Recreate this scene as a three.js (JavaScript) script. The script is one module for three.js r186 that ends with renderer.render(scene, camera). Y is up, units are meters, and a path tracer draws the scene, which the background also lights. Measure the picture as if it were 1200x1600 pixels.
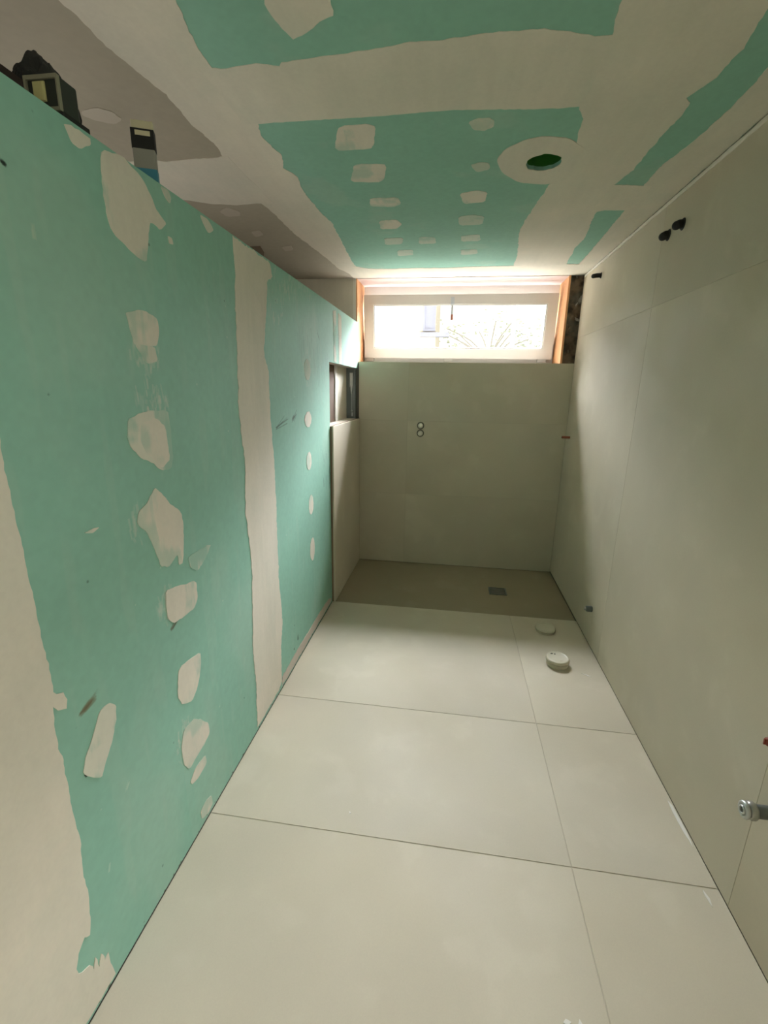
import * as THREE from 'three';
import { mergeGeometries } from 'three/addons/utils/BufferGeometryUtils.js';
import { RectAreaLightUniformsLib } from 'three/addons/lights/RectAreaLightUniformsLib.js';

// ---------------------------------------------------------------- camera, sky, light, exposure
const scene = new THREE.Scene();
const camera = new THREE.PerspectiveCamera(2 * Math.atan(800 / 721.56) * 180 / Math.PI, 1200 / 1600, 0.02, 200);
camera.rotation.order = 'YXZ';
camera.position.set(0.7605, 1.4377, 3.7392);
camera.rotation.set(-0.2609, 0.1408, 0.0175);

scene.background = new THREE.Color(1.0, 0.98, 0.92);      // flat overcast sky
scene.backgroundIntensity = 1.45;

RectAreaLightUniformsLib.init();
function skyLight(name, intensity, w, h, right, up) {     // a patch of the bright overcast sky above the yard, seen by the window
  const l = new THREE.RectAreaLight(new THREE.Color(0.985, 0.995, 1.04), intensity, w, h);
  l.name = name; l.position.set(1.9, 4.9, -2.7); l.lookAt(0.9, 1.9, -0.1); l.translateX(-right); l.translateY(up);
  scene.add(l);
}
skyLight('window_daylight', 140, 2.5, 2.0, -1.6, -1.0);
skyLight('window_daylight_right', 104, 2.0, 2.0, 0.65, -1.0);
skyLight('window_daylight_low', 19, 4.2, 1.3, -1.1, -2.65);
skyLight('window_daylight_high', 265, 2.5, 2.0, -1.25, 1.0);
const unseenDoorLight = new THREE.RectAreaLight(new THREE.Color(1.0, 0.96, 0.84), 1.7, 0.8, 2.0);     // out of view beside the camera, placed to light the floor and left wall
unseenDoorLight.name = 'unseen_doorway_daylight';
unseenDoorLight.position.set(1.90, 1.02, 4.2);
unseenDoorLight.lookAt(0, 1.02, 4.2);
scene.add(unseenDoorLight);

const renderer = new THREE.WebGLRenderer({ antialias: true });
renderer.toneMapping = THREE.LinearToneMapping;
renderer.toneMappingExposure = 1.07;
renderer.shadowMap.enabled = true;

// ---------------------------------------------------------------- sizes (metres)
const W = 1.629, H = 2.237, TILE_TOP = 1.64, LOW = 1.927, FRONT = 4.7, OUT = -1.05;

// ---------------------------------------------------------------- noise
function rng(seed) { let s = seed >>> 0; return () => { s = (s + 0x6D2B79F5) >>> 0; let t = Math.imul(s ^ (s >>> 15), 1 | s); t = (t + Math.imul(t ^ (t >>> 7), 61 | t)) ^ t; return ((t ^ (t >>> 14)) >>> 0) / 4294967296; }; }
function hash(x, y, s) { let h = Math.imul(x, 374761393) + Math.imul(y, 668265263) + Math.imul(s, 974634251); h = Math.imul(h ^ (h >>> 13), 1274126177); return ((h ^ (h >>> 16)) >>> 0) / 4294967296; }
function vnoise(x, y, s, px = 0, py = 0) {              // value noise, periodic if px, py are given
  const x0 = Math.floor(x), y0 = Math.floor(y), fx = x - x0, fy = y - y0, u = fx * fx * (3 - 2 * fx), v = fy * fy * (3 - 2 * fy);
  const m = (a, p) => p ? ((a % p) + p) % p : a;
  const a = hash(m(x0, px), m(y0, py), s), b = hash(m(x0 + 1, px), m(y0, py), s), c = hash(m(x0, px), m(y0 + 1, py), s), d = hash(m(x0 + 1, px), m(y0 + 1, py), s);
  return (a + (b - a) * u) * (1 - v) + (c + (d - c) * u) * v;
}
function fbm(x, y, s, oct, px = 0, py = 0) { let a = 0, w = 0.5, t = 0; for (let i = 0; i < oct; i++) { a += w * vnoise(x, y, s + i * 17, px, py); t += w; x *= 2; y *= 2; px *= 2; py *= 2; w *= 0.5; } return a / t; }
const clamp = (x, a = 0, b = 1) => Math.min(b, Math.max(a, x));
const sm = (a, b, x) => { const t = clamp((x - a) / (b - a)); return t * t * (3 - 2 * t); };
const toS = (l) => 255 * (l <= 0.0031308 ? l * 12.92 : 1.055 * Math.pow(l, 1 / 2.4) - 0.055);

// ---------------------------------------------------------------- textures
function texture(w, h, f, srgb, sx, sy, wrap = THREE.RepeatWrapping) {   // f(u, v) -> [r, g, b] linear; v up; sx, sy: size in metres
  const data = new Uint8Array(w * h * 4);
  for (let j = 0; j < h; j++) for (let i = 0; i < w; i++) {
    const c = f((i + 0.5) / w, (j + 0.5) / h), o = (j * w + i) * 4;
    for (let k = 0; k < 3; k++) data[o + k] = clamp(srgb ? toS(clamp(c[k])) : 255 * c[k], 0, 255);
    data[o + 3] = 255;
  }
  const t = new THREE.DataTexture(data, w, h, THREE.RGBAFormat);
  t.wrapS = t.wrapT = wrap; t.magFilter = THREE.LinearFilter; t.minFilter = THREE.LinearFilter;
  if (srgb) t.colorSpace = THREE.SRGBColorSpace;
  t.repeat.set(1 / sx, 1 / sy); t.needsUpdate = true;
  return t;
}
const mul = (c, k) => [c[0] * k, c[1] * k, c[2] * k];
const lerp3 = (a, b, t) => [a[0] + (b[0] - a[0]) * t, a[1] + (b[1] - a[1]) * t, a[2] + (b[2] - a[2]) * t];

const TILE = [0.545, 0.493, 0.382], COMP = [0.69, 0.65, 0.55], GREEN = [0.26, 0.50, 0.395], GREY = [0.40, 0.36, 0.28], GROUT = [0.48, 0.435, 0.34];

function tileTexture(seed, base, amount) {
  return texture(1024, 1024, (u, v) => {
    const big = fbm(u * 4, v * 4, seed, 4, 4, 4), mid = fbm(u * 14 + big * 2, v * 14, seed + 5, 4, 14, 14), fine = hash(Math.floor(u * 1024), Math.floor(v * 1024), seed + 9);
    const k = 1 + amount * ((big - 0.5) * 0.22 + (mid - 0.5) * 0.06 + (fine - 0.5) * 0.04), warm = (fbm(u * 3, v * 3, seed + 31, 3, 3, 3) - 0.5) * 0.10 * amount;
    const dust = sm(0.60, 0.80, mid) * 0.02 * amount;
    return [base[0] * k * (1 + warm * 0.5) + dust, base[1] * k + dust, base[2] * k * (1 - warm) + dust];
  }, true, 1.9, 1.9);
}
const tTile = tileTexture(3, TILE, 1), tShower = tileTexture(8, [0.31, 0.265, 0.175], 0.8);
const tRough = texture(512, 512, (u, v) => { const n = fbm(u * 6, v * 6, 51, 5, 6, 6); return [0.5, 0.62 + n * 0.25, 0]; }, false, 0.9, 0.9);
const greenAt = (x, y, s) => { const n = fbm(x * 3, y * 3, s, 4), f = fbm(x * 60, y * 60, s + 3, 2), k = 1 + (n - 0.5) * 0.14 + (f - 0.5) * 0.10; return mul(GREEN, k); };
const tGreen = texture(1024, 1024, (u, v) => {
  const n = fbm(u * 4, v * 4, 71, 4, 4, 4), f = fbm(u * 80, v * 80, 74, 2, 80, 80);
  let c = mul(GREEN, 1 + (n - 0.5) * 0.14 + (f - 0.5) * 0.10);
  const film = sm(0.60, 0.75, fbm(u * 7, v * 7, 79, 4, 7, 7)) * 0.10;
  return lerp3(c, COMP, film);
}, true, 1.3, 1.3);
const tGrey = texture(512, 512, (u, v) => { const n = fbm(u * 5, v * 5, 91, 4, 5, 5), f = fbm(u * 60, v * 60, 94, 2, 60, 60); return mul(GREY, 1 + (n - 0.5) * 0.12 + (f - 0.5) * 0.08); }, true, 1.1, 1.1);
function compoundTexture(seed, film, base = 0) {                       // trowelled filler; film: where it is scraped so thin that the green card shows
  return texture(1024, 1024, (u, v) => {
    const st = fbm(u * 40, v * 5, seed, 4, 40, 5), n = fbm(u * 5, v * 5, seed + 3, 4, 5, 5), f = fbm(u * 120, v * 120, seed + 8, 2, 120, 120);
    let c = mul(COMP, 1 + (st - 0.5) * 0.07 + (n - 0.5) * 0.12 + (f - 0.5) * 0.05);
    c = [c[0] * (1 + (n - 0.5) * 0.05), c[1], c[2]];
    return lerp3(c, GREEN, base + (film - base) * sm(0.5, 0.72, fbm(u * 11 + st, v * 9, seed + 13, 4, 11, 9)));
  }, true, 1.0, 1.0);
}
const tComp = compoundTexture(101, 0.04), tPatch = compoundTexture(131, 0.45), tThin = compoundTexture(161, 0.8, 0.15), tFaint = compoundTexture(171, 0.75, 0.4);
const tStroke = texture(1024, 1024, (u, v) => { const a = fbm(u * 44, v * 4, 201, 4, 44, 4), b = fbm(u * 6, v * 6, 207, 4, 6, 6); return [a * 0.5 + b * 0.5, 0, 0]; }, false, 1.0, 1.0);
const tGrain = texture(512, 512, (u, v) => {
  const g = fbm(u * 30 + fbm(u * 3, v * 2, 223, 3, 3, 2) * 4, v * 2, 221, 4, 30, 2), s = sm(0.5, 0.7, g);
  return lerp3([0.74, 0.40, 0.20], [0.56, 0.26, 0.11], s);
}, true, 0.25, 0.6);
const tStone = texture(512, 512, (u, v) => {
  const n = fbm(u * 8, v * 8, 241, 5, 8, 8), m = fbm(u * 5, v * 5, 247, 4, 5, 5), w = sm(0.70, 0.80, fbm(u * 14 + n * 2, v * 9, 253, 4, 14, 9)) * 0.7;
  return lerp3(lerp3([0.045, 0.03, 0.02], [0.17, 0.12, 0.08], sm(0.35, 0.65, n)), lerp3([0.07, 0.085, 0.075], [0.6, 0.54, 0.46], w), clamp(sm(0.45, 0.6, m) * 0.6 + w));
}, true, 0.5, 0.5);

// the long green wall: own canvas, z 0..4.5, y 0..LOW: scuffs, pencil, dirt and thin scrapes of filler where the photograph shows them
const LW = 4.5;
const tLeft = (() => {
  const w = 2048, h = 900, cv = document.createElement('canvas'); cv.width = w; cv.height = h;
  const g = cv.getContext('2d'), X = (z) => z / LW * w, Y = (y) => (1 - y / LOW) * h, r = rng(77);
  const im = g.createImageData(w, h);
  for (let j = 0; j < h; j++) for (let i = 0; i < w; i++) {
    const z = i / w * LW, y = (1 - j / h) * LOW;
    let c = greenAt(z, y, 61);
    const film = sm(0.56, 0.78, fbm(z * 3.2, y * 1.8, 311, 5)) * 0.10 + sm(0.6, 0.75, fbm(z * 26, y * 4, 319, 3)) * 0.05;
    c = lerp3(c, COMP, film);
    const o = (j * w + i) * 4;
    for (let k = 0; k < 3; k++) im.data[o + k] = toS(c[k]);
    im.data[o + 3] = 255;
  }
  g.putImageData(im, 0, 0);
  const streak = (z, y, len, ang, wid, col, n) => {            // a bundle of fine strokes
    for (let i = 0; i < n; i++) {
      const a = ang + (r() - 0.5) * 0.35, l = len * (0.4 + 0.6 * r()), x = X(z + (r() - 0.5) * wid), yy = Y(y + (r() - 0.5) * wid * 0.6);
      g.strokeStyle = col; g.lineWidth = 0.6 + r() * 1.8; g.beginPath(); g.moveTo(x, yy); g.lineTo(x + Math.cos(a) * l * w / LW, yy - Math.sin(a) * l * h / LOW); g.stroke();
    }
  };
  streak(2.985, 0.748, 0.05, 2.9, 0.022, 'rgba(100,88,66,0.20)', 44);        // brown scuff
  streak(2.65, 0.762, 0.05, 2.7, 0.014, 'rgba(86,80,64,0.25)', 16);
  streak(3.0, 0.595, 0.012, 1.2, 0.006, 'rgba(30,42,36,0.8)', 8);
  streak(1.60, 0.122, 0.03, 1.9, 0.014, 'rgba(28,40,38,0.75)', 10); streak(1.66, 0.10, 0.012, 1.9, 0.008, 'rgba(28,40,38,0.7)', 5);
  streak(1.56, 1.285, 0.07, 2.6, 0.04, 'rgba(60,72,62,0.45)', 9); streak(1.78, 1.262, 0.16, 2.9, 0.02, 'rgba(60,74,64,0.40)', 6); streak(1.3, 1.245, 0.03, 2.2, 0.012, 'rgba(60,72,64,0.45)', 4);
  streak(2.948, 1.788, 0.012, 0.6, 0.006, 'rgba(25,40,32,0.8)', 8); streak(2.911, 1.686, 0.035, 1.55, 0.006, 'rgba(178,200,178,0.8)', 4);
  streak(1.08, 1.70, 0.05, 0.9, 0.02, 'rgba(70,84,78,0.5)', 4); streak(1.35, 1.62, 0.09, 1.6, 0.25, 'rgba(96,122,112,0.35)', 24); streak(1.05, 1.50, 0.12, 1.5, 0.3, 'rgba(96,122,112,0.28)', 26);
  streak(1.0, 1.0, 0.05, 1.5, 0.12, 'rgba(92,116,106,0.35)', 14); streak(1.0, 0.85, 0.06, 1.4, 0.10, 'rgba(92,116,106,0.35)', 14);
  streak(2.246, 0.238, 0.006, 1, 0.004, 'rgba(40,60,50,0.8)', 3); streak(2.9, 0.45, 0.03, 2.2, 0.01, 'rgba(190,208,190,0.6)', 3); streak(2.99, 0.30, 0.03, 2.0, 0.006, 'rgba(178,204,186,0.6)', 3);
  for (let i = 0; i < 46; i++) { g.fillStyle = r() < 0.5 ? 'rgba(200,214,196,0.5)' : 'rgba(60,76,66,0.5)'; g.beginPath(); g.arc(X(0.9 + r() * 2.2), Y(r() * LOW), 0.5 + r() * 1.4, 0, 7); g.fill(); }
  for (let i = 0; i < 60; i++) { g.fillStyle = 'rgba(62,56,42,0.55)'; g.beginPath(); g.arc(X(1 + r() * 2.2), Y(r() * r() * 0.03), 0.6 + r() * 2, 0, 7); g.fill(); }
  const soft = (z, y, rz, ry, al) => { for (let i = 0; i < 70; i++) { const a = r() * 7, d = Math.sqrt(r()); g.strokeStyle = `rgba(214,208,194,${al * r()})`; g.lineWidth = 1 + r() * 3; const x = X(z + Math.cos(a) * d * rz), yy = Y(y + Math.sin(a) * d * ry); g.beginPath(); g.moveTo(x, yy); g.lineTo(x + (r() - 0.5) * 8, yy - 4 - r() * 14); g.stroke(); } };
  soft(2.63, 1.50, 0.06, 0.05, 0.35); soft(2.62, 1.38, 0.07, 0.05, 0.4); soft(2.72, 1.09, 0.05, 0.05, 0.3); soft(2.66, 0.83, 0.04, 0.05, 0.35); soft(2.63, 0.36, 0.06, 0.07, 0.4); soft(1.31, 1.52, 0.07, 0.09, 0.3);
  soft(1.74, 1.80, 0.12, 0.12, 0.5); soft(1.55, 1.86, 0.1, 0.05, 0.4); soft(1.3, 1.89, 0.12, 0.03, 0.3); soft(0.6, 1.75, 0.08, 0.15, 0.35);
  const t = new THREE.CanvasTexture(cv); t.colorSpace = THREE.SRGBColorSpace; t.repeat.set(1 / LW, 1 / LOW); t.wrapS = t.wrapT = THREE.MirroredRepeatWrapping;
  return t;
})();

// ---------------------------------------------------------------- materials
const std = (o) => new THREE.MeshStandardMaterial(o);
const lin = (r, g, b) => new THREE.Color().setRGB(r, g, b);
const M = {
  tile: std({ map: tTile, roughnessMap: tRough, roughness: 0.9 }),
  shower: std({ map: tShower, roughness: 0.6 }),
  grout: std({ color: lin(...GROUT), roughness: 0.95 }),
  green: std({ map: tGreen, roughness: 0.85 }), left: std({ map: tLeft, roughness: 0.72 }), grey: std({ map: tGrey, roughness: 0.9 }),
  comp: std({ map: tComp, bumpMap: tStroke, bumpScale: 0.0005, roughness: 0.92 }), patch: std({ map: tPatch, bumpMap: tStroke, bumpScale: 0.0005, roughness: 0.92 }), faint: std({ map: tFaint, roughness: 0.9 }), greyfill: std({ color: lin(0.50, 0.455, 0.375), roughness: 0.95 }), thin: std({ map: tThin, bumpMap: tStroke, bumpScale: 0.0004, roughness: 0.9 }),
  plaster: std({ map: tComp, roughness: 0.95 }), gypsum: std({ color: lin(0.55, 0.50, 0.43), roughness: 0.95 }), adhesive: std({ color: lin(0.24, 0.17, 0.115), roughness: 0.95 }),
  wood: std({ map: tGrain, roughness: 0.6 }), darkwood: std({ color: lin(0.11, 0.065, 0.04), roughness: 0.8 }), stone: std({ map: tStone, bumpMap: tStone, bumpScale: 0.006, roughness: 0.95 }),
  screed: std({ color: lin(0.16, 0.15, 0.13), roughness: 0.95 }), pvc: std({ color: lin(0.62, 0.605, 0.565), roughness: 0.35 }), soffit: std({ color: lin(0.62, 0.50, 0.475), roughness: 0.8 }),
  white: std({ color: lin(0.74, 0.72, 0.67), roughness: 0.6 }), caulk: std({ color: lin(0.78, 0.75, 0.67), roughness: 0.55 }),
  cap: std({ color: lin(0.58, 0.54, 0.42), roughness: 0.4 }), button: std({ color: lin(0.78, 0.75, 0.66), roughness: 0.4 }), capdark: std({ color: lin(0.10, 0.10, 0.07), roughness: 0.6 }),
  steel: std({ color: lin(0.42, 0.42, 0.40), metalness: 0.9, roughness: 0.35 }), galv: std({ color: lin(0.16, 0.18, 0.18), metalness: 0.7, roughness: 0.42 }), zinc: std({ color: lin(0.55, 0.57, 0.57), metalness: 0.8, roughness: 0.4 }),
  black: std({ color: lin(0.008, 0.008, 0.007), roughness: 0.7 }), rubber: std({ color: lin(0.016, 0.016, 0.016), roughness: 0.6 }), device: std({ color: lin(0.018, 0.024, 0.018), roughness: 0.5 }), rim: std({ color: lin(0.28, 0.27, 0.19), roughness: 0.5, metalness: 0.3 }),
  yellow: std({ color: lin(0.50, 0.46, 0.20), roughness: 0.6 }), cream: std({ color: lin(0.62, 0.57, 0.38), roughness: 0.7 }), card: std({ color: lin(0.30, 0.29, 0.25), roughness: 0.7 }), blue: std({ color: lin(0.05, 0.23, 0.32), roughness: 0.6 }),
  brown: std({ color: lin(0.03, 0.016, 0.013), roughness: 0.8 }), copper: std({ color: lin(0.30, 0.09, 0.045), roughness: 0.6 }), red: std({ color: lin(0.22, 0.035, 0.02), roughness: 0.5 }),
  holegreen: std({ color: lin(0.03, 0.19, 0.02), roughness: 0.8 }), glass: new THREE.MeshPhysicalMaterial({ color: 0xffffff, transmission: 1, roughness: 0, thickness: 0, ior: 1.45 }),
  facade: std({ color: lin(0.74, 0.68, 0.54), roughness: 0.9 }), slate: std({ color: lin(0.42, 0.43, 0.52), roughness: 0.6 }), ground: std({ color: lin(0.5, 0.5, 0.46), roughness: 1 }), bark: std({ color: lin(0.66, 0.64, 0.58), roughness: 1 }), leaf: std({ color: lin(0.70, 0.76, 0.62), roughness: 1 }), pole: std({ color: lin(0.5, 0.54, 0.57), roughness: 0.6 }),
};
for (const [k, m] of Object.entries(M)) m.name = k;

// ---------------------------------------------------------------- builders
const used = {};
const numbered = (n) => { const k = used[n] = (used[n] ?? -1) + 1; return k ? `${n}_${String(k).padStart(3, '0')}` : n; };
function group(name, data, pos = [0, 0, 0]) { const g = new THREE.Group(); g.name = numbered(name); g.position.set(...pos); Object.assign(g.userData, data); scene.add(g); return g; }
function part(parent, name, geo, mat, data) { const m = new THREE.Mesh(geo, mat); m.name = numbered(name); m.castShadow = m.receiveShadow = true; if (data) Object.assign(m.userData, data); (parent ?? scene).add(m); return m; }
const structure = (name, label, category) => group(name, { kind: 'structure', label, category });

// A plane: where the shape's x and y go in the world, and how far (d) it stands off the plane at c. u, v are the world axes of the picture of that plane.
const V = (x, y, z) => new THREE.Vector3(x, y, z);
const PLANES = {
  L: { x: V(0, 0, -1), y: V(0, 1, 0), n: V(1, 0, 0), s: [-1, 1] },   // faces +x, u = z, v = y
  R: { x: V(0, 0, 1), y: V(0, 1, 0), n: V(-1, 0, 0), s: [1, 1] },    // faces -x, u = z, v = y
  B: { x: V(1, 0, 0), y: V(0, 1, 0), n: V(0, 0, 1), s: [1, 1] },     // faces +z, u = x, v = y
  F: { x: V(1, 0, 0), y: V(0, 0, -1), n: V(0, 1, 0), s: [1, -1] },   // faces up, u = x, v = z
  C: { x: V(1, 0, 0), y: V(0, 0, 1), n: V(0, -1, 0), s: [1, 1] },    // faces down, u = x, v = z
};
function place(geo, plane, c, uv) {                              // geometry built with z = outward
  const P = PLANES[plane], pos = geo.attributes.position, out = new Float32Array(pos.count * 2);
  for (let i = 0; i < pos.count; i++) { out[i * 2] = P.s[0] * pos.getX(i) + (uv?.[0] ?? 0); out[i * 2 + 1] = P.s[1] * pos.getY(i) + (uv?.[1] ?? 0); }
  geo.setAttribute('uv', new THREE.BufferAttribute(out, 2));
  const m = new THREE.Matrix4().makeBasis(P.x, P.y, P.n), o = P.n.clone().multiplyScalar(P.n.x + P.n.y + P.n.z > 0 ? c : -c);
  m.setPosition(o); geo.applyMatrix4(m);
  return geo;
}
function shapeOf(plane, pts, holes = []) {
  const s = PLANES[plane].s, vec = (l) => l.map(([u, v]) => new THREE.Vector2(u * s[0], v * s[1]));
  const sh = new THREE.Shape(vec(pts)); for (const h of holes) sh.holes.push(new THREE.Path(vec(h)));
  return sh;
}
function sheet(plane, c, pts, thick, { bevel = 0, holes = [], uv, sink = 0 } = {}) {      // a plate whose face lies thick - sink off the plane c
  const g = new THREE.ExtrudeGeometry(shapeOf(plane, pts, holes), { depth: thick - bevel, bevelEnabled: bevel > 0, bevelThickness: bevel, bevelSize: bevel, bevelOffset: -bevel, bevelSegments: 1, curveSegments: 12 });
  g.translate(0, 0, -sink);
  return place(g, plane, c, uv);
}
const rect = (u0, u1, v0, v1) => [[u0, v0], [u1, v0], [u1, v1], [u0, v1]];
const pairs = (l) => { const o = []; for (let i = 0; i < l.length; i += 2) o.push([l[i], l[i + 1]]); return o; };
function round(pts, n = 1) { for (let k = 0; k < n; k++) pts = pts.flatMap((p, i) => { const q = pts[(i + 1) % pts.length]; return [[p[0] * 0.87 + q[0] * 0.13, p[1] * 0.87 + q[1] * 0.13], [p[0] * 0.13 + q[0] * 0.87, p[1] * 0.13 + q[1] * 0.87]]; }); return pts; }
let jagSeed = 1;
function ragged(pts, amp = 0.004, step = 0.012) {                 // trowelled edges: each side cut up and pushed about
  const seed = jagSeed += 11, out = []; let s = 0;
  for (let i = 0; i < pts.length; i++) {
    const a = pts[i], b = pts[(i + 1) % pts.length], dx = b[0] - a[0], dy = b[1] - a[1], l = Math.hypot(dx, dy) || 1e-6, n = Math.max(1, Math.round(l / step));
    for (let k = 0; k < n; k++) {
      const t = k / n, d = ((fbm((s + t * l) * 22, 3.3, seed, 3) - 0.5) * 2 + (hash(Math.floor((s + t * l) / step), 7, seed) - 0.5) * 0.8) * amp;
      out.push([a[0] + dx * t - dy / l * d, a[1] + dy * t + dx / l * d]);
    }
    s += l;
  }
  return out;
}
let lift = 0;
function filler(parent, name, plane, c, pts, mat = M.patch, amp = 0.004, thick = 0.0011) { lift = (lift + 1) % 9; return part(parent, name, sheet(plane, c, ragged(pts, amp), thick + lift * 0.00008 + 0.0005, { sink: 0.0005, uv: [lift * 0.37, lift * 0.23] }), mat); }
const box = (x0, x1, y0, y1, z0, z1) => { const g = new THREE.BoxGeometry(x1 - x0, y1 - y0, z1 - z0); g.translate((x0 + x1) / 2, (y0 + y1) / 2, (z0 + z1) / 2); return g; };
const bevelBox = (w, h, d, b = 0.003) => { const s = new THREE.Shape([V2(-w / 2 + b, -h / 2 + b), V2(w / 2 - b, -h / 2 + b), V2(w / 2 - b, h / 2 - b), V2(-w / 2 + b, h / 2 - b)]); const g = new THREE.ExtrudeGeometry(s, { depth: d - 2 * b, bevelThickness: b, bevelSize: b, bevelSegments: 2 }); g.translate(0, 0, -d / 2 + b); return g; };
function V2(x, y) { return new THREE.Vector2(x, y); }
const lathe = (pts, n = 32) => new THREE.LatheGeometry(pts.map(([r, y]) => V2(r, y)), n);
const merge = (l) => mergeGeometries(l.map((g) => { const q = g.index ? g.toNonIndexed() : g; for (const k of Object.keys(q.attributes)) if (!['position', 'normal', 'uv'].includes(k)) q.deleteAttribute(k); return q; }));

function tiles(parent, plane, c, us, vs, thick, gap, mat, skip) {
  let n = 0;
  for (let i = 0; i + 1 < us.length; i++) for (let j = 0; j + 1 < vs.length; j++) {
    if (skip?.(i, j)) continue;
    const g = gap / 2, u0 = us[i] + (i ? g : 0), u1 = us[i + 1] - (i + 2 < us.length ? g : 0), v0 = vs[j] + (j ? g : 0), v1 = vs[j + 1] - (j + 2 < vs.length ? g : 0);
    n++;
    part(parent, 'tile', sheet(plane, c, rect(u0, u1, v0, v1), thick, { bevel: 0.0008, uv: [n * 0.61, n * 0.37] }), mat);
  }
}

// ---------------------------------------------------------------- floor
const floor = structure('floor', 'pale beige large-format tiled floor with thin joints', 'floor');
part(floor, 'subfloor', box(OUT - 0.1, W + 0.1, -0.15, -0.012, -0.35, FRONT + 0.1), M.screed);
part(floor, 'grout_bed', box(0.0012, W - 0.002, -0.012, -0.0014, 0.868, FRONT), M.grout);
tiles(floor, 'F', -0.010, [0.0015, 1.205, W - 0.0015], [0.866, 1.9006, 2.5523, 3.204, 3.856, FRONT], 0.010, 0.0030, M.tile);
part(floor, 'shower_floor', sheet('F', -0.022, rect(0.012, W - 0.001, 0.001, 0.8615), 0.012, { bevel: 0.001 }), M.shower, { label: 'darker taupe shower floor slab' });
for (const p of [[1.507, 1.466, 1.53, 1.475, 1.555, 1.492, 1.535, 1.487], [1.613, 2.24, 1.622, 2.26, 1.624, 2.37, 1.618, 2.42, 1.612, 2.36, 1.610, 2.29], [1.58, 2.56, 1.588, 2.585, 1.583, 2.61, 1.577, 2.58], [1.135, 2.928, 1.140, 2.937, 1.130, 2.939], [1.103, 2.932, 1.115, 2.937, 1.106, 2.945, 1.095, 2.94], [0.476, 2.47, 0.483, 2.475, 0.478, 2.48]])
  filler(floor, 'plaster_splash', 'F', 0, pairs(p), M.white, 0.0015, 0.001);

// ---------------------------------------------------------------- right wall
const right = structure('wall_right', 'right wall of large pale beige tiles up to the ceiling', 'wall');
const D0 = 3.78, D1 = 4.62, DH = 2.05;                                // unseen doorway, out of the frame, lets light onto the foreground
part(right, 'masonry', box(W + 0.012, W + 0.2, -0.012, H + 0.1, -0.35, D0), M.screed);
part(right, 'masonry', box(W + 0.012, W + 0.2, -0.012, H + 0.1, D1, FRONT + 0.1), M.screed);
part(right, 'lintel', box(W + 0.001, W + 0.2, DH, H + 0.1, D0, D1), M.plaster);  // head of the unseen doorway
part(right, 'grout_bed', box(W + 0.0010, W + 0.012, 0, H, 0.0, D0), M.grout);
tiles(right, 'R', W + 0.010, [0.0, 1.322, 2.6, D0], [0.0, 1.813, H - 0.012], 0.010, 0.0012, M.tile);
part(right, 'caulk_strip', sheet('R', W, ragged(rect(0.02, FRONT, H - 0.020, H - 0.008), 0.003, 0.02), 0.006, { sink: 0.001 }), M.caulk, { label: 'white sealing strip under the ceiling' });

// ---------------------------------------------------------------- back wall with the window opening
const back = structure('wall_back', 'end wall of beige tiles below the window', 'wall');
const RX0 = -0.004, RX1 = 1.527, WZ = -0.30;
part(back, 'masonry', box(OUT - 0.1, W + 0.2, -0.15, TILE_TOP - 0.01, -0.42, -0.012), M.screed);
part(back, 'masonry', box(RX1 + 0.014, W + 0.2, TILE_TOP - 0.01, H + 0.1, -0.42, -0.045), M.screed);
part(back, 'masonry', box(OUT - 0.1, RX0 - 0.04, TILE_TOP - 0.01, H + 0.1, -0.42, -0.012), M.screed);
part(back, 'lintel', box(RX0 - 0.04, RX1 + 0.014, H + 0.012, H + 0.2, -0.42, -0.002), M.screed);
part(back, 'grout_bed', box(0.012, W, 0.0, TILE_TOP - 0.002, -0.012, -0.0010), M.grout);
tiles(back, 'B', -0.010, [0.012, 0.407, W - 0.001], [-0.008, 0.598, 1.1946, TILE_TOP], 0.010, 0.0014, M.tile);
part(back, 'plaster_panel', sheet('B', -0.012, rect(OUT, -0.034, 0, H), 0.012), M.plaster);
part(back, 'corner_bead', box(-0.036, -0.014, 1.58, H, -0.04, 0.002), M.caulk, { label: 'white plaster corner bead' });
{ // raw masonry strip between window lining and right wall, lumpy
  const g = new THREE.PlaneGeometry(0.104, H - TILE_TOP, 16, 80), p = g.attributes.position;
  for (let i = 0; i < p.count; i++) p.setZ(i, (fbm(p.getX(i) * 40, p.getY(i) * 40, 411, 4) - 0.5) * 0.034);
  g.computeVertexNormals(); g.translate((RX1 + 0.012 + W) / 2 + 0.002, (H + TILE_TOP) / 2, -0.025);
  const uv = g.attributes.uv; for (let i = 0; i < p.count; i++) uv.setXY(i, p.getX(i), p.getY(i));
  part(back, 'raw_masonry_strip', g, M.stone, { label: 'dark rough masonry beside the window' });
}
part(back, 'reveal_lining', box(RX0 - 0.012, RX0, TILE_TOP - 0.008, H, -0.30, -0.004), M.wood, { label: 'orange timber lining on the left of the window' });
part(back, 'reveal_lining', box(RX1, RX1 + 0.014, TILE_TOP - 0.008, H, -0.30, -0.004), M.wood, { label: 'orange timber lining on the right of the window' });
part(back, 'reveal_soffit', box(RX0, RX1, H - 0.004, H + 0.012, -0.30, -0.002), M.soffit);
part(back, 'reveal_sill', box(RX0, RX1, TILE_TOP - 0.012, TILE_TOP - 0.001, -0.30, -0.0105), M.gypsum);

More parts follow.
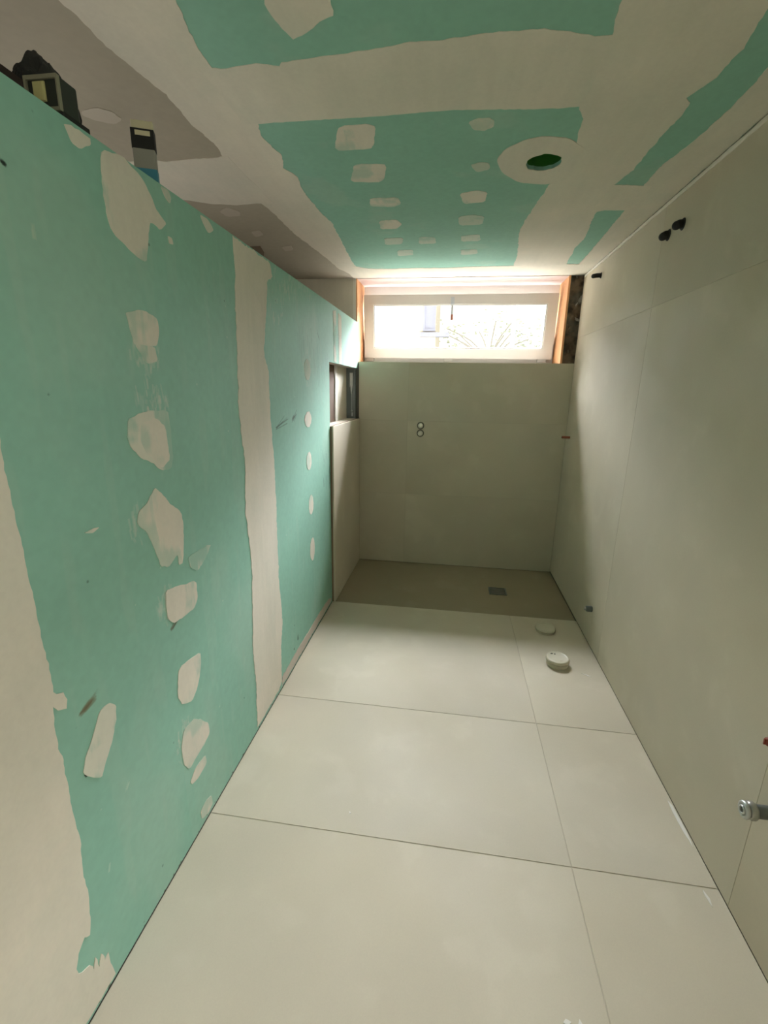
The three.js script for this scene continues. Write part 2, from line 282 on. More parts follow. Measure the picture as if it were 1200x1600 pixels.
// ---------------------------------------------------------------- window
const win = structure('window_1', 'white tilted hopper window above the tiled end wall', 'window');
const frameBars = (x0, x1, y0, y1, z0, z1, l, r, t, b) => merge([box(x0, x0 + l, y0, y1, z0, z1), box(x1 - r, x1, y0, y1, z0, z1), box(x0 + l, x1 - r, y1 - t, y1, z0, z1), box(x0 + l, x1 - r, y0, y0 + b, z0, z1)]);
part(win, 'frame', frameBars(RX0, RX1, TILE_TOP, H - 0.004, -0.365, -0.296, 0.03, 0.035, 0.075, 0.05), M.pvc);
{
  const sash = new THREE.Group(); sash.name = 'sash'; win.add(sash); sash.position.set(0, 1.690, -0.296); sash.rotation.x = 0.13;
  const x0 = 0.012, x1 = 1.508, hh = 0.474, l = 0.076, r = 0.074, t = 0.070, b = 0.074;
  part(sash, 'sash_frame', frameBars(x0, x1, 0, hh, -0.012, 0.052, l, r, t, b), M.pvc);
  part(sash, 'glazing_bead', frameBars(x0 + l - 0.004, x1 - r + 0.004, b - 0.004, hh - t + 0.004, 0.012, 0.036, 0.014, 0.014, 0.014, 0.014), M.pvc);
  part(sash, 'pane', box(x0 + l, x1 - r, b, hh - t, 0.018, 0.022), M.glass);
  const h = merge([box(0.700, 0.728, hh - 0.075, hh - 0.02, 0.052, 0.060), box(0.707, 0.721, hh - 0.055, hh - 0.04, 0.06, 0.085), box(0.7065, 0.7215, hh - 0.165, hh - 0.035, 0.078, 0.092)]);
  part(sash, 'handle', h, M.pole);
  part(sash, 'handle_tip', box(0.7060, 0.7220, hh - 0.185, hh - 0.145, 0.0775, 0.0925), M.copper, { label: 'reddish brown tip of the window handle' });
}
for (const x of [0.05, 0.70, 1.44]) { const g = bevelBox(0.07, 0.03, 0.022, 0.004); g.translate(x, TILE_TOP + 0.034, -0.285); part(win, 'hinge', g, M.pvc); }

// ---------------------------------------------------------------- left wall: low partition of green boards
const left = structure('wall_left', 'low partition of green plasterboard with white filler patches', 'wall');
const NZ = 0.868, N0 = 1.203, N1 = 1.590;
part(left, 'stud_core', box(-0.125, -0.0125, 0.0, LOW - 0.002, NZ + 0.012, 4.6), M.gypsum);
part(left, 'stud_core', box(-0.125, -0.0125, N1, LOW - 0.002, 0.0, NZ + 0.012), M.gypsum);
part(left, 'stud_core', box(-0.125, -0.0125, 0.0, N0, 0.0, NZ + 0.012), M.gypsum);
part(left, 'niche_back', box(-0.125, -0.085, N0, N1, 0.0, NZ + 0.012), M.plaster);
part(left, 'brown_panel', box(-0.085, -0.079, N0, N1, 0.435, NZ + 0.011), M.darkwood, { label: 'brown panel at the back of the wall opening' });
part(left, 'batten', box(-0.085, -0.071, N0, N1, 0.378, 0.434), M.white, { label: 'white batten inside the wall opening' });
part(left, 'niche_jamb', box(-0.085, -0.0125, N0, N1, 0.001, 0.022), M.galv, { label: 'dark grey metal side of the wall opening' });
{
  const b1 = bevelBox(0.026, 0.11, 0.012, 0.004); b1.translate(-0.045, 1.50, 0.026);
  const b2 = new THREE.CylinderGeometry(0.012, 0.004, 0.06, 16); b2.translate(-0.043, 1.425, 0.030);
  const b3 = new THREE.CylinderGeometry(0.0035, 0.0035, 0.14, 12); b3.translate(-0.040, 1.33, 0.030);
  const b4 = new THREE.SphereGeometry(0.008, 14, 10); b4.translate(-0.040, 1.262, 0.030);
  const b5 = bevelBox(0.012, 0.03, 0.008, 0.002); b5.translate(-0.037, 1.235, 0.030);
  part(left, 'metal_bracket', merge([b1, b2, b3, b4, b5]), M.zinc, { label: 'galvanised hanging bracket in the wall opening' });
}
const BT = 0.0125, GAP = 0.003;
const board = (pts, mat = M.left) => part(left, 'plasterboard', sheet('L', -BT, pts, BT, {}), mat);
board(rect(2.002, 3.2, GAP, LOW)); board(rect(3.202, 4.5, GAP, LOW));
board([[NZ, GAP], [2.0, GAP], [2.0, LOW], [0.655, LOW], [0.655, N1], [NZ, N1]]);
board(rect(0.002, 0.653, N1, LOW));
part(left, 'tile_adhesive', sheet('L', -BT, rect(0.0, NZ - 0.004, 0.0, N0 - 0.002), BT + 0.012), M.adhesive, { label: 'brown adhesive edge of the shower side tile' });
part(left, 'shower_side_tile', sheet('L', 0.0119, rect(0.0, NZ - 0.002, -0.008, N0), 0.009, { bevel: 0.0008, uv: [0.2, 0.4] }), M.tile);
const LP = (l, mat, amp, rnd = 1, name = 'filler_patch') => filler(left, name, 'L', 0, rnd ? round(pairs(l), rnd) : pairs(l), mat, amp);
LP([2.704, 1.914, 2.638, 1.927, 2.604, 1.920, 2.572, 1.909, 2.551, 1.890, 2.524, 1.858, 2.487, 1.841, 2.518, 1.817, 2.543, 1.823, 2.561, 1.821, 2.576, 1.765, 2.591, 1.727, 2.627, 1.733, 2.667, 1.747, 2.696, 1.755, 2.711, 1.778, 2.715, 1.819, 2.713, 1.867], M.patch, 0.004, 1);
LP([2.486, 1.814, 2.469, 1.813, 2.465, 1.799, 2.483, 1.797], M.patch, 0.002);
LP([2.803, 1.916, 2.781, 1.920, 2.735, 1.921, 2.734, 1.907, 2.767, 1.888, 2.787, 1.890], M.patch);
LP([2.688, 1.601, 2.667, 1.604, 2.640, 1.612, 2.607, 1.609, 2.568, 1.598, 2.568, 1.567, 2.582, 1.533, 2.622, 1.528, 2.674, 1.530, 2.680, 1.562], M.patch);
LP([2.670, 1.532, 2.590, 1.532, 2.585, 1.497, 2.63, 1.487], M.thin, 0.005);
LP([2.693, 1.366, 2.637, 1.376, 2.566, 1.372, 2.562, 1.331, 2.560, 1.252, 2.573, 1.215, 2.620, 1.215, 2.653, 1.241, 2.691, 1.257, 2.726, 1.290, 2.736, 1.321, 2.724, 1.358], M.thin, 0.004);
LP([2.68, 1.345, 2.62, 1.355, 2.585, 1.33, 2.575, 1.24, 2.615, 1.222, 2.665, 1.262, 2.69, 1.30], M.patch, 0.004);
LP([2.656, 1.179, 2.635, 1.163, 2.604, 1.126, 2.548, 1.084, 2.545, 1.025, 2.567, 0.933, 2.584, 0.936, 2.588, 0.968, 2.638, 0.949, 2.667, 0.962, 2.687, 1.024, 2.710, 1.072, 2.741, 1.105, 2.729, 1.131, 2.702, 1.141], M.patch);
LP([2.399, 0.938, 2.437, 0.905, 2.495, 0.880, 2.528, 0.902, 2.539, 0.939, 2.514, 0.944], M.thin, 0.003);
LP([2.906, 1.131, 2.880, 1.134, 2.861, 1.131, 2.881, 1.124], M.patch, 0.0015);
LP([2.660, 0.888, 2.594, 0.874, 2.507, 0.855, 2.509, 0.793, 2.532, 0.772, 2.595, 0.772, 2.642, 0.780, 2.662, 0.807, 2.664, 0.847], M.patch, 0.003);
LP([2.520, 0.613, 2.524, 0.564, 2.557, 0.504, 2.591, 0.482, 2.640, 0.505, 2.660, 0.545, 2.644, 0.621, 2.619, 0.630], M.patch, 0.003);
LP([2.601, 0.419, 2.550, 0.380, 2.515, 0.338, 2.513, 0.297, 2.554, 0.281, 2.606, 0.278, 2.641, 0.269, 2.664, 0.307, 2.670, 0.372, 2.648, 0.422], M.patch);
LP([2.552, 0.241, 2.545, 0.204, 2.600, 0.196, 2.637, 0.205, 2.645, 0.223, 2.611, 0.245], M.patch, 0.003);
LP([2.911, 0.716, 2.893, 0.696, 2.895, 0.665, 2.918, 0.621, 2.947, 0.583, 2.966, 0.556, 2.988, 0.579, 3.010, 0.608, 2.994, 0.644, 2.969, 0.673, 2.942, 0.716], M.thin, 0.003);
LP([2.538, 0.061, 2.535, 0.022, 2.567, 0.015, 2.606, 0.032, 2.609, 0.067, 2.570, 0.074], M.patch, 0.003);
LP([2.310, 1.918, 2.273, 1.923, 2.245, 1.911, 2.234, 1.900, 2.264, 1.884, 2.292, 1.897], M.thin, 0.003);
LP([2.499, 1.922, 2.466, 1.924, 2.455, 1.910, 2.463, 1.895, 2.482, 1.901], M.patch, 0.002);
for (const [z, y, rz, ry, mat] of [[1.32, 1.273, 0.06, 0.042, M.patch], [1.323, 1.05, 0.045, 0.05, M.patch], [1.302, 0.80, 0.042, 0.058, M.patch], [1.297, 0.535, 0.045, 0.07, M.patch], [1.31, 1.528, 0.055, 0.055, M.faint]])
  LP(Array.from({ length: 10 }, (_, i) => [z + rz * Math.cos(i * 0.628), y + ry * Math.sin(i * 0.628)]).flat(), mat, 0.004, 0);
LP([2.102, 1.924, 2.101, 1.803, 2.115, 1.706, 2.118, 1.585, 2.128, 1.445, 2.137, 1.385, 2.128, 1.264, 2.119, 1.217, 2.113, 1.144, 2.130, 1.062, 2.131, 0.974, 2.115, 0.840, 2.109, 0.703, 2.131, 0.545, 2.141, 0.376, 2.136, 0.220, 2.149, 0.018, 1.90, 0.018, 1.853, 0.043, 1.845, 0.229, 1.806, 0.341, 1.831, 0.572, 1.828, 0.805, 1.824, 1.069, 1.833, 1.237, 1.842, 1.345, 1.844, 1.497, 1.882, 1.564, 1.845, 1.700, 1.815, 1.837, 1.756, 1.873, 1.778, 1.920], M.comp, 0.008, 0, 'taped_joint');
LP([1.98, 1.80, 1.99, 1.2, 2.0, 0.6, 1.99, 0.1, 1.90, 0.1, 1.88, 0.6, 1.87, 1.2, 1.89, 1.75], M.comp, 0.010, 0, 'taped_joint');
LP([0.764, 1.896, 0.69, 1.905, 0.69, 1.598, 0.746, 1.595], M.thin, 0.006, 0, 'taped_joint');
LP([0.63, 1.90, 0.546, 1.894, 0.537, 1.596, 0.615, 1.592], M.patch, 0.006, 0, 'taped_joint');
LP([3.053, 1.927, 3.053, 1.329, 3.052, 1.216, 3.049, 1.092, 3.046, 1.026, 3.046, 0.979, 3.044, 0.930, 3.042, 0.842, 3.037, 0.831, 3.022, 0.825, 3.015, 0.804, 3.022, 0.785, 3.041, 0.796, 3.050, 0.812, 3.056, 0.762, 3.057, 0.717, 3.050, 0.695, 3.051, 0.664, 3.054, 0.567, 3.048, 0.491, 3.051, 0.422, 3.056, 0.374, 3.053, 0.332, 3.061, 0.245, 3.068, 0.216, 3.084, 0.231, 3.103, 0.211, 3.116, 0.183, 3.113, 0.163, 3.083, 0.143, 3.075, 0.115, 3.067, 0.14, 3.060, 0.10, 3.051, 0.125, 3.045, 0.095, 3.035, 0.1, 3.023, 0.014, 4.45, 0.014, 4.45, 1.927], M.comp, 0.0035, 0, 'taped_joint');
LP([0.90, 0.014, 0.90, 0.040, 0.97, 0.060, 1.171, 0.072, 1.46, 0.070, 1.71, 0.066, 1.84, 0.060, 1.85, 0.014], M.gypsum, 0.008, 0, 'bare_board_edge');

// ---------------------------------------------------------------- ceiling
const ceiling = structure('ceiling', 'ceiling of green and grey plasterboard with white filled joints', 'ceiling');
const hx = 1.037, hz = 1.742, hr = 0.063;
const ring = Array.from({ length: 40 }, (_, i) => { const a = -i / 40 * Math.PI * 2, k = 1 + (fbm(i * 0.55, 1, 611, 2, 22, 0) - 0.5) * 0.16; return [hx + hr * k * Math.cos(a), hz + hr * 1.02 * k * Math.sin(a)]; });
part(ceiling, 'slab', box(OUT - 0.1, W + 0.2, H + 0.13, H + 0.25, -0.002, FRONT + 0.1), M.screed);
const cb = (pts, mat, holes) => part(ceiling, 'plasterboard', sheet('C', H + BT, pts, BT, { holes }), mat);
cb(rect(0.0, 1.228, 0.0, 2.222), M.green, [ring]); cb(rect(0.0, 1.228, 2.225, FRONT), M.green); cb(rect(1.23, W, 0, 1.37), M.green); cb(rect(1.23, W, 1.372, FRONT), M.green);
cb(rect(OUT, -0.002, 0, 1.7), M.grey); cb(rect(OUT, -0.002, 1.702, FRONT), M.grey);
{ // the lamp hole: green edge of the board and the lining of the recess above it
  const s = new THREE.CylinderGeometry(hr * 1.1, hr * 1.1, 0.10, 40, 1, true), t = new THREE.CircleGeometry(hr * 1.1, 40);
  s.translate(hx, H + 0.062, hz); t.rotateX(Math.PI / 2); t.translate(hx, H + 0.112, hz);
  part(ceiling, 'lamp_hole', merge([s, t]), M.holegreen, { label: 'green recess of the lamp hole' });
}
const CP = (l, mat = M.comp, amp = 0.005, rnd = 0, name = 'taped_joint', holes) => {
  lift = (lift + 1) % 9; const pts = Array.isArray(l[0]) ? l : pairs(l);
  return part(ceiling, name, sheet('C', H, ragged(rnd ? round(pts, rnd) : pts, amp, 0.014), 0.0016 + lift * 0.00009, { sink: 0.0005, holes, uv: [lift * 0.31, lift * 0.17] }), mat);
};
CP([[-0.13, FRONT - 0.1], ...pairs([-0.128, 2.606, -0.125, 2.552, -0.126, 2.481, -0.123, 2.425, -0.109, 2.348, -0.094, 2.271, -0.099, 2.199, -0.108, 2.131, -0.101, 2.046, -0.096, 1.970, -0.109, 1.912, -0.115, 1.70, -0.145, 1.478, -0.134, 1.332, -0.136, 1.047, -0.098, 0.680, -0.073, 0.286, -0.034, 0.155, -0.03, 0.003]),
  ...pairs([0.056, 0.003, 0.056, 0.363, 0.064, 0.596, 0.085, 0.859, 0.110, 1.176, 0.094, 1.352, 0.087, 1.573, 0.109, 1.723, 0.079, 1.797, 0.107, 1.894, 0.094, 1.950, 0.090, 2.026, 0.105, 2.100, 0.094, 2.2, 0.091, 2.364, 0.096, 2.434, 0.110, 2.514, 0.130, 2.608]), [0.15, FRONT - 0.1]], M.comp, 0.005);
CP([...pairs([0.06, 2.364, 0.091, 2.364, 0.114, 2.356, 0.214, 2.364, 0.271, 2.348, 0.281, 2.361, 0.385, 2.370, 0.484, 2.377, 0.612, 2.393, 0.732, 2.395, 0.819, 2.405, 0.920, 2.399, 0.994, 2.381, 1.040, 2.365, 1.072, 2.363, 1.12, 2.363]), ...pairs([1.12, 2.081, 1.076, 2.081, 0.959, 2.081, 0.811, 2.098, 0.699, 2.104, 0.507, 2.098, 0.266, 2.097, 0.105, 2.100, 0.06, 2.1])], M.comp, 0.004);
CP([...pairs([1.06, FRONT - 0.1, 1.064, 2.463, 1.071, 2.410, 1.077, 2.361, 1.085, 2.2, 1.076, 2.081, 1.103, 2.015, 1.110, 1.942, 1.12, 1.86, 1.16, 1.80, 1.16, 1.64, 1.093, 1.548, 1.078, 1.373, 1.057, 1.135, 1.052, 0.995, 1.100, 0.515, 1.105, 0.286, 1.11, 0.2, 1.43, 0.2]), ...pairs([1.436, 0.310, 1.403, 0.688, 1.411, 0.860, 1.380, 1.061, 1.367, 1.192, 1.36, 1.36, 1.348, 1.523, 1.375, 1.648, 1.374, 1.875, 1.386, 2.001, 1.380, 2.065, 1.358, 2.092, 1.395, 2.176, 1.398, 2.281, 1.378, 2.409, 1.37, FRONT - 0.1])], M.comp, 0.005);
CP([...pairs([1.51, FRONT - 0.1, 1.501, 2.201, 1.507, 2.051, 1.494, 1.842, 1.461, 1.654, 1.464, 1.499, 1.47, 1.36, 1.484, 1.237, 1.490, 1.069, 1.509, 0.617, 1.516, 0.304, 1.52, 0.2]), [W - 0.002, 0.2], [W - 0.002, FRONT - 0.1]], M.comp, 0.004);
CP([1.34, 1.215, 1.394, 1.245, 1.484, 1.237, 1.50, 1.237, 1.50, 1.495, 1.46, 1.499, 1.40, 1.515, 1.34, 1.523], M.comp, 0.004);
CP([0.03, 0.003, 0.03, 0.33, 0.056, 0.345, 0.12, 0.29, 0.238, 0.264, 0.45, 0.275, 0.677, 0.267, 0.9, 0.29, 1.096, 0.287, 1.25, 0.27, 1.44, 0.31, 1.516, 0.304, W - 0.002, 0.3, W - 0.002, 0.003], M.comp, 0.007);
CP([-1.0, 1.91, -0.363, 1.905, -0.338, 1.892, -0.231, 1.901, -0.158, 1.898, -0.09, 1.91, -0.09, 1.47, -0.168, 1.478, -0.265, 1.465, -0.376, 1.491, -0.469, 1.544, -1.0, 1.55], M.comp, 0.005);
CP([...pairs([0.323, 2.585, 0.309, 2.545, 0.318, 2.499, 0.338, 2.437, 0.375, 2.454, 0.417, 2.482, 0.453, 2.496, 0.457, 2.536, 0.471, 2.567, 0.47, 2.75, 0.33, 2.75])], M.comp, 0.004, 0, 'filler_patch');
CP(pairs([0.866, 1.776, 0.891, 1.856, 0.947, 1.909, 1.005, 1.927, 1.089, 1.906, 1.159, 1.827, 1.192, 1.742, 1.185, 1.641, 1.140, 1.579, 1.073, 1.550, 0.969, 1.584, 0.899, 1.670]), M.comp, 0.002, 2, 'filler_ring', [ring]).userData.label = 'white filler ring round the lamp hole';
const CB = [[0.348, 2.044, 0.379, 2.059, 0.450, 2.059, 0.472, 2.042, 0.450, 1.933, 0.434, 1.905, 0.320, 1.903, 0.310, 1.927], [0.344, 1.780, 0.367, 1.798, 0.461, 1.789, 0.466, 1.757, 0.443, 1.661, 0.414, 1.640, 0.304, 1.651], [0.355, 1.485, 0.478, 1.480, 0.481, 1.408, 0.445, 1.374, 0.339, 1.392],
  [0.350, 1.200, 0.440, 1.210, 0.458, 1.144, 0.424, 1.080, 0.340, 1.078], [0.763, 2.035, 0.785, 2.054, 0.823, 2.053, 0.840, 2.034, 0.837, 1.998, 0.809, 1.979, 0.778, 1.990], [0.740, 1.495, 0.810, 1.521, 0.856, 1.497, 0.852, 1.394, 0.761, 1.381]];
for (const l of CB) CP(l, M.patch, 0.004, 1, 'filler_patch');
const CT = [[0.336, 0.930, 0.442, 0.932, 0.423, 0.818, 0.326, 0.814], [0.776, 1.746, 0.810, 1.772, 0.845, 1.759, 0.848, 1.707, 0.802, 1.691], [0.737, 1.226, 0.814, 1.244, 0.860, 1.214, 0.857, 1.108, 0.744, 1.100], [0.753, 0.938, 0.853, 0.951, 0.859, 0.840, 0.761, 0.837], [0.530, 0.936, 0.616, 0.928, 0.619, 0.814, 0.521, 0.810], [0.379, 0.696, 0.475, 0.701, 0.466, 0.593, 0.372, 0.572], [0.756, 0.678, 0.849, 0.684, 0.861, 0.590, 0.758, 0.570]];
for (const l of CT) CP(l, M.faint, 0.004, 1, 'filler_patch');
for (const l of [[-0.401, 2.226, -0.346, 2.233, -0.312, 2.210, -0.309, 2.171, -0.350, 2.147, -0.398, 2.170, -0.417, 2.201], [-0.384, 1.397, -0.324, 1.440, -0.286, 1.388, -0.312, 1.332, -0.379, 1.329], [-0.360, 1.099, -0.306, 1.115, -0.307, 1.052, -0.368, 1.013], [-0.289, 0.828, -0.224, 0.848, -0.242, 0.759, -0.303, 0.737]]) CP(l, M.greyfill, 0.004, 1, 'filler_patch');

// ---------------------------------------------------------------- walls out of the frame that close the room
const outer = structure('wall_outer', 'plain plastered wall behind the low partition, with an unseen opening that lights the grey ceiling', 'wall');
part(outer, 'plaster_panel', box(OUT - 0.1, OUT, -0.012, H + 0.1, -0.35, 1.5), M.plaster);
part(outer, 'plaster_panel', box(OUT - 0.1, OUT, -0.012, H + 0.1, 3.1, FRONT + 0.1), M.plaster);
part(outer, 'unseen_parapet', box(OUT - 0.1, OUT, -0.012, 0.75, 1.5, 3.1), M.plaster);  // below an unseen opening, placed to light the grey ceiling past the partition
part(outer, 'lintel', box(OUT - 0.1, OUT, 1.95, H + 0.1, 1.5, 3.1), M.plaster);  // head of the same unseen opening
const front = structure('wall_front', 'plain plastered wall behind the camera', 'wall');
part(front, 'plaster_panel', box(OUT, W + 0.2, -0.012, H + 0.1, FRONT, FRONT + 0.1), M.plaster);

// ---------------------------------------------------------------- things on the floor
function drainCap(x, z, r, h, label, tilt) {
  const t = group('drain_cap', { label, category: 'drain cap', group: 'white pipe caps on the floor tiles' }, [x, 0, z]);
  part(t, 'pipe_collar', lathe([[r * 0.93, 0.0], [r * 0.93, h * 0.55], [r * 0.5, h * 0.55]]), M.cap);
  const lid = lathe([[0.0001, 0.012], [r * 0.72, 0.012], [r * 0.74, 0.016], [r * 0.88, 0.016], [r * 0.96, 0.013], [r, 0.006], [r, 0.0], [0.0001, 0.0]]);
  const l = part(t, 'lid', lid, M.cap); l.position.y = h - 0.014; l.rotation.set(tilt, 0, tilt * 0.6);
if (tilt > 0.03) { part(l, 'lid_slot', box(-0.036, -0.020, 0.0121, 0.0150, -0.036, -0.030), M.capdark); part(l, 'lid_slot', box(-0.014, -0.006, 0.0121, 0.0145, -0.034, -0.028), M.capdark); part(l, 'lid_slot', box(0.006, 0.022, 0.0121, 0.0135, 0.024, 0.028), M.cap); }
}
drainCap(1.402, 1.030, 0.060, 0.026, 'flat white round pipe cap on the floor nearest the shower step', 0.02);
drainCap(1.399, 1.395, 0.062, 0.040, 'taller white round pipe cap on the floor, nearer the viewer of the two', 0.05);
{
  const t = group('floor_drain', { label: 'small square steel drain grate in the shower floor', category: 'drain' }, [1.163, -0.010, 0.468]);
  const s = 0.064, bars = [];
  part(t, 'drain_frame', merge([box(-s, s, -0.001, 0.003, -s, -s + 0.010), box(-s, s, -0.001, 0.003, s - 0.010, s), box(-s, -s + 0.010, -0.001, 0.003, -s + 0.01, s - 0.01), box(s - 0.010, s, -0.001, 0.003, -s + 0.01, s - 0.01)]), M.galv);
  part(t, 'drain_well', box(-s + 0.01, s - 0.01, -0.001, 0.0004, -s + 0.01, s - 0.01), M.black);
  for (let i = 0; i < 5; i++) part(t, 'grate_bar', box(-s + 0.012, s - 0.012, 0.0005, 0.0025, -0.046 + i * 0.021, -0.036 + i * 0.021), M.steel);
}

// ---------------------------------------------------------------- stubs in the walls
function wallThing(name, label, category, z, y, grp) { const d = { label, category }; if (grp) d.group = grp; const t = group(name, d, [W, y, z]); t.rotation.z = Math.PI / 2; return t; }   // its y axis points into the room
function cable(z, y, label, r, len, bend) {
  const t = wallThing('cable_stub', label, 'cable', z, y, 'black cable ends high on the right wall');
  const c = new THREE.CatmullRomCurve3([V(0, -0.004, 0), V(0, len * 0.5, 0), V(-bend, len, bend * 0.4)]);
  part(t, 'cable_sleeve', new THREE.TubeGeometry(c, 10, r, 14), M.black);
  const e = new THREE.SphereGeometry(r * 1.02, 14, 10); e.translate(-bend, len, bend * 0.4); part(t, 'cable_end', e, M.rubber);
  const o = new THREE.TorusGeometry(r * 1.15, r * 0.22, 8, 20); o.rotateX(Math.PI / 2); part(t, 'hole_edge', o, M.rubber);
}
cable(1.385, 2.090, 'left of the two black cable ends side by side high on the right wall', 0.0165, 0.022, 0.006);
cable(1.515, 2.092, 'right of the two black cable ends side by side high on the right wall', 0.0165, 0.024, 0.005);
cable(0.42, 2.142, 'single black cable end near the window corner of the right wall', 0.013, 0.045, 0.004);
{
  const t = wallThing('copper_stub', 'thin reddish brown pipe end in the shower corner of the right wall', 'pipe', 0.13, 1.112);
  part(t, 'pipe', new THREE.CylinderGeometry(0.009, 0.009, 0.06, 16).translate(0, 0.027, 0), M.copper);
  part(t, 'pipe_mouth', new THREE.CylinderGeometry(0.0065, 0.0065, 0.002, 16).translate(0, 0.0575, 0), M.black);
}
{
  const t = wallThing('water_outlet', 'grey water outlet low on the right wall beside the shower step', 'water outlet', 1.12, 0.212);
  part(t, 'outlet_body', lathe([[0.0001, -0.004], [0.017, -0.004], [0.017, 0.030], [0.015, 0.034], [0.0001, 0.034]], 6), M.galv);
  part(t, 'outlet_plug', new THREE.CylinderGeometry(0.010, 0.010, 0.010, 6).translate(0, 0.039, 0), M.steel);
}
{
  const t = wallThing('pipe_fitting', 'chrome pipe fitting with a ribbed ring low on the right wall at the photo edge', 'pipe fitting', 2.655, 0.40);
  part(t, 'pipe', new THREE.CylinderGeometry(0.017, 0.017, 0.06, 20).translate(0, 0.026, 0), M.galv);
  part(t, 'collar', lathe([[0.012, 0.040], [0.022, 0.042], [0.023, 0.046], [0.023, 0.056], [0.020, 0.060], [0.012, 0.060]], 8), M.steel);
  const rg = new THREE.TorusGeometry(0.017, 0.0055, 10, 24); rg.rotateX(Math.PI / 2); rg.translate(0, 0.066, 0); part(t, 'ring', rg, M.zinc);
  part(t, 'spout', lathe([[0.009, 0.056], [0.012, 0.06], [0.012, 0.072], [0.009, 0.074], [0.007, 0.072], [0.007, 0.056]], 20), M.zinc);
}
{
  const t = wallThing('red_plug', 'small red pipe plug on the right wall at the photo edge', 'plug', 2.595, 0.566);
  part(t, 'plug_body', lathe([[0.0001, -0.003], [0.011, -0.003], [0.011, 0.012], [0.009, 0.015], [0.0001, 0.015]], 18), M.red);
  part(t, 'plug_grip', box(-0.008, 0.008, 0.014, 0.020, -0.002, 0.002), M.red);
}
function valve(y, label, mat) {
  const t = group('valve_cap', { label, category: 'valve cap', group: 'round caps on the end wall' }, [0.513, y, 0]); t.rotation.x = Math.PI / 2;
  const o = new THREE.TorusGeometry(0.0245, 0.0045, 8, 28); o.rotateX(Math.PI / 2); o.translate(0, 0.0005, 0); part(t, 'hole_edge', o, M.capdark);
  part(t, 'cap', lathe([[0.0001, -0.002], [0.021, -0.002], [0.0205, 0.016], [0.017, 0.023], [0.008, 0.027], [0.0001, 0.028]], 28), mat);
}
valve(1.158, 'upper round white cap on the tiled end wall under the window', M.button);
valve(1.098, 'lower round white cap on the tiled end wall under the window', M.button);

// ---------------------------------------------------------------- things lying on the low partition
{
  const t = group('work_light', { label: 'dark boxy lamp with a pale yellow panel lying on the low green wall', category: 'lamp' }, [-0.038, LOW, 2.772]);
  const b = bevelBox(0.068, 0.056, 0.048, 0.005); b.translate(0, 0.038, 0); part(t, 'housing', b, M.device);
  part(t, 'front_rim', frameBars(-0.036, 0.034, 0.010, 0.068, 0.020, 0.028, 0.005, 0.003, 0.007, 0.006), M.rim);
  const y = bevelBox(0.024, 0.032, 0.008, 0.003); y.translate(-0.006, 0.042, 0.0255); part(t, 'lamp_panel', y, M.yellow, { label: 'pale yellow panel of the lamp' });
  part(t, 'foot', bevelBox(0.070, 0.010, 0.070, 0.003).translate(0.001, 0.005, -0.010), M.black);
}
{
  const t = group('bag', { label: 'black crumpled bag behind the boxy lamp on the low green wall', category: 'bag' }, [-0.110, LOW, 2.700]);
  const g = new THREE.IcosahedronGeometry(1, 16), p = g.attributes.position, q = V(0, 0, 0);
  for (let i = 0; i < p.count; i++) {
    q.fromBufferAttribute(p, i);
    const k = 1 + (fbm(q.x * 2.2 + 9, q.y * 2.2 + q.z * 1.7, 701, 4) - 0.5) * 0.5;
    p.setXYZ(i, q.x * 0.034 * k, Math.max(0, 0.072 + q.y * (q.y > 0 ? 0.075 : 0.09) * k + (fbm(q.x * 5 + 3, q.z * 5, 733, 2) - 0.5) * 0.02), q.z * 0.074 * k);
  }
  g.computeVertexNormals(); part(t, 'bag_body', g, M.black);
  const n = new THREE.TubeGeometry(new THREE.CatmullRomCurve3([V(0, 0.120, -0.02), V(0.0, 0.134, 0.012), V(-0.002, 0.110, 0.046)]), 10, 0.012, 8); part(t, 'bag_fold', n, M.black);
}
{
  const t = group('batten', { label: 'dark brown batten lying along the top of the low wall at the photo edge', category: 'batten' }, [-0.075, LOW, 3.03]);
  part(t, 'batten_body', bevelBox(0.06, 0.042, 0.40, 0.004).translate(0, 0.021, 0), M.brown);
  part(t, 'batten_strap', bevelBox(0.064, 0.044, 0.02, 0.002).translate(0, 0.0222, -0.12), M.black);
}
{
  const t = group('packet', { label: 'upright packet with cream top, black band and blue foot on the low wall', category: 'packet' }, [-0.078, LOW, 2.428]);
  t.rotation.y = 0.41;
  part(t, 'packet_body', bevelBox(0.054, 0.128, 0.028, 0.003).translate(0, 0.064, 0), M.card);
  part(t, 'packet_top', bevelBox(0.052, 0.022, 0.020, 0.003).translate(0, 0.158, 0), M.cream);
  part(t, 'black_band', bevelBox(0.0555, 0.046, 0.0295, 0.002).translate(0, 0.126, 0), M.black);
  part(t, 'cream_label', bevelBox(0.036, 0.011, 0.004, 0.001).translate(0.001, 0.138, 0.0145), M.cream);
  part(t, 'blue_foot', bevelBox(0.0555, 0.060, 0.0295, 0.002).translate(0, 0.0302, 0), M.blue);
}
{
  const t = group('offcut', { label: 'small dark wedge-shaped scrap on the low wall above the taped joint', category: 'scrap' }, [-0.03, LOW, 1.86]);
  const s = new THREE.Shape([V2(-0.075, 0), V2(0.055, 0), V2(0.065, 0.022), V2(0.03, 0.034), V2(-0.04, 0.012)]);
  const g = new THREE.ExtrudeGeometry(s, { depth: 0.03, bevelEnabled: true, bevelSize: 0.002, bevelThickness: 0.002, bevelSegments: 1 }); g.rotateY(Math.PI / 2); g.translate(-0.015, 0.0022, 0); part(t, 'offcut_body', g, M.darkwood);
}

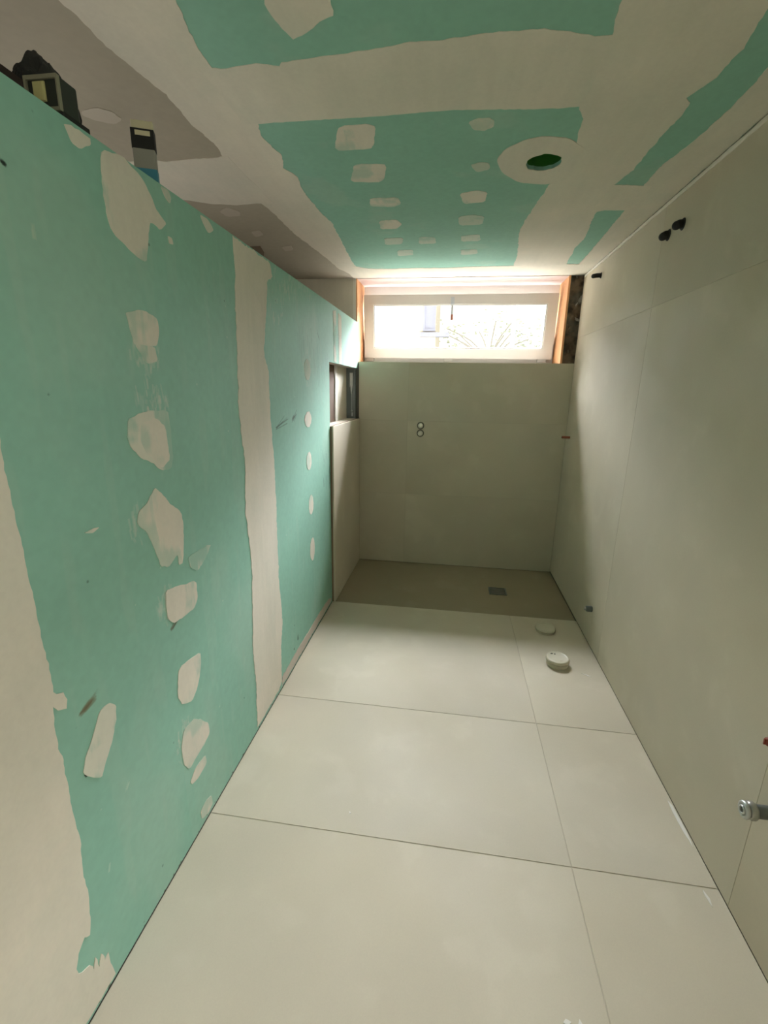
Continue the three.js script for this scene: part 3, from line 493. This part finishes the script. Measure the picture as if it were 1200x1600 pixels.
// ---------------------------------------------------------------- outside the window, bleached by the light
const yard = structure('yard', 'pale ground outside the window', 'ground'); part(yard, 'paving', box(-20, 25, -0.4, -0.2, -40, -0.45), M.ground);
{
  const t = group('house', { label: 'cream house seen through the left of the window', category: 'house' }, [-3.2, -0.2, -10]);
  part(t, 'wall', box(-4, 3.38, 0, 7, -3, 0), M.facade);
  const w = part(t, 'window_frame', frameBars(3.02, 3.36, 3.2, 4.6, -0.02, 0.06, 0.05, 0.05, 0.06, 0.06), M.slate); part(w, 'window_pane', box(3.07, 3.31, 3.26, 4.54, 0.0, 0.02), M.slate);
  part(t, 'window_sill', box(2.95, 3.75, 3.05, 3.16, -0.1, 0.14), M.slate);
  part(t, 'roof', box(-4.2, 3.6, 7, 7.3, -3.2, 0.3), M.slate);
}
{
  const t = group('lamp_post', { label: 'thin grey post seen through the right of the window', category: 'post' }, [2.05, -0.2, -8]);
  part(t, 'post', new THREE.CylinderGeometry(0.05, 0.07, 7, 14).translate(0, 3.5, 0), M.pole); part(t, 'post_arm', box(-0.05, 0.9, 6.9, 7.0, -0.05, 0.05), M.pole);
}
function tree(x, z, h, seed, label) {
  const t = group('tree', { label, category: 'tree' }, [x, -0.2, z]), r = rng(seed), b = [], lv = [];
  b.push(new THREE.CylinderGeometry(0.06, 0.12, h * 0.6, 10).translate(0, h * 0.3, 0));
  for (let i = 0; i < 16; i++) {
    const a = r() * 6.28, y0 = h * (0.35 + 0.25 * r()), l = 0.7 + r() * 1.0, e = V(Math.cos(a) * l, y0 + 0.5 + r() * 1.1, Math.sin(a) * l);
    b.push(new THREE.TubeGeometry(new THREE.CatmullRomCurve3([V(0, y0, 0), V(e.x * 0.4, y0 + (e.y - y0) * 0.6, e.z * 0.4), e]), 6, 0.022, 6));
    for (let k = 0; k < 14; k++) { const g = new THREE.PlaneGeometry(0.10, 0.06); g.rotateX(r() * 3); g.rotateY(r() * 6); g.translate(e.x + (r() - 0.5) * 0.8, e.y + (r() - 0.5) * 0.7, e.z + (r() - 0.5) * 0.8); lv.push(g); }
  }
  part(t, 'trunk', merge(b), M.bark); part(t, 'foliage', merge(lv), M.leaf, { kind: 'stuff' });
}
tree(1.9, -13.5, 4.6, 5, 'pale bare tree in the middle of the window view');
tree(4.2, -11, 3.6, 9, 'pale tree at the right of the window view, beside the post');

renderer.render(scene, camera);
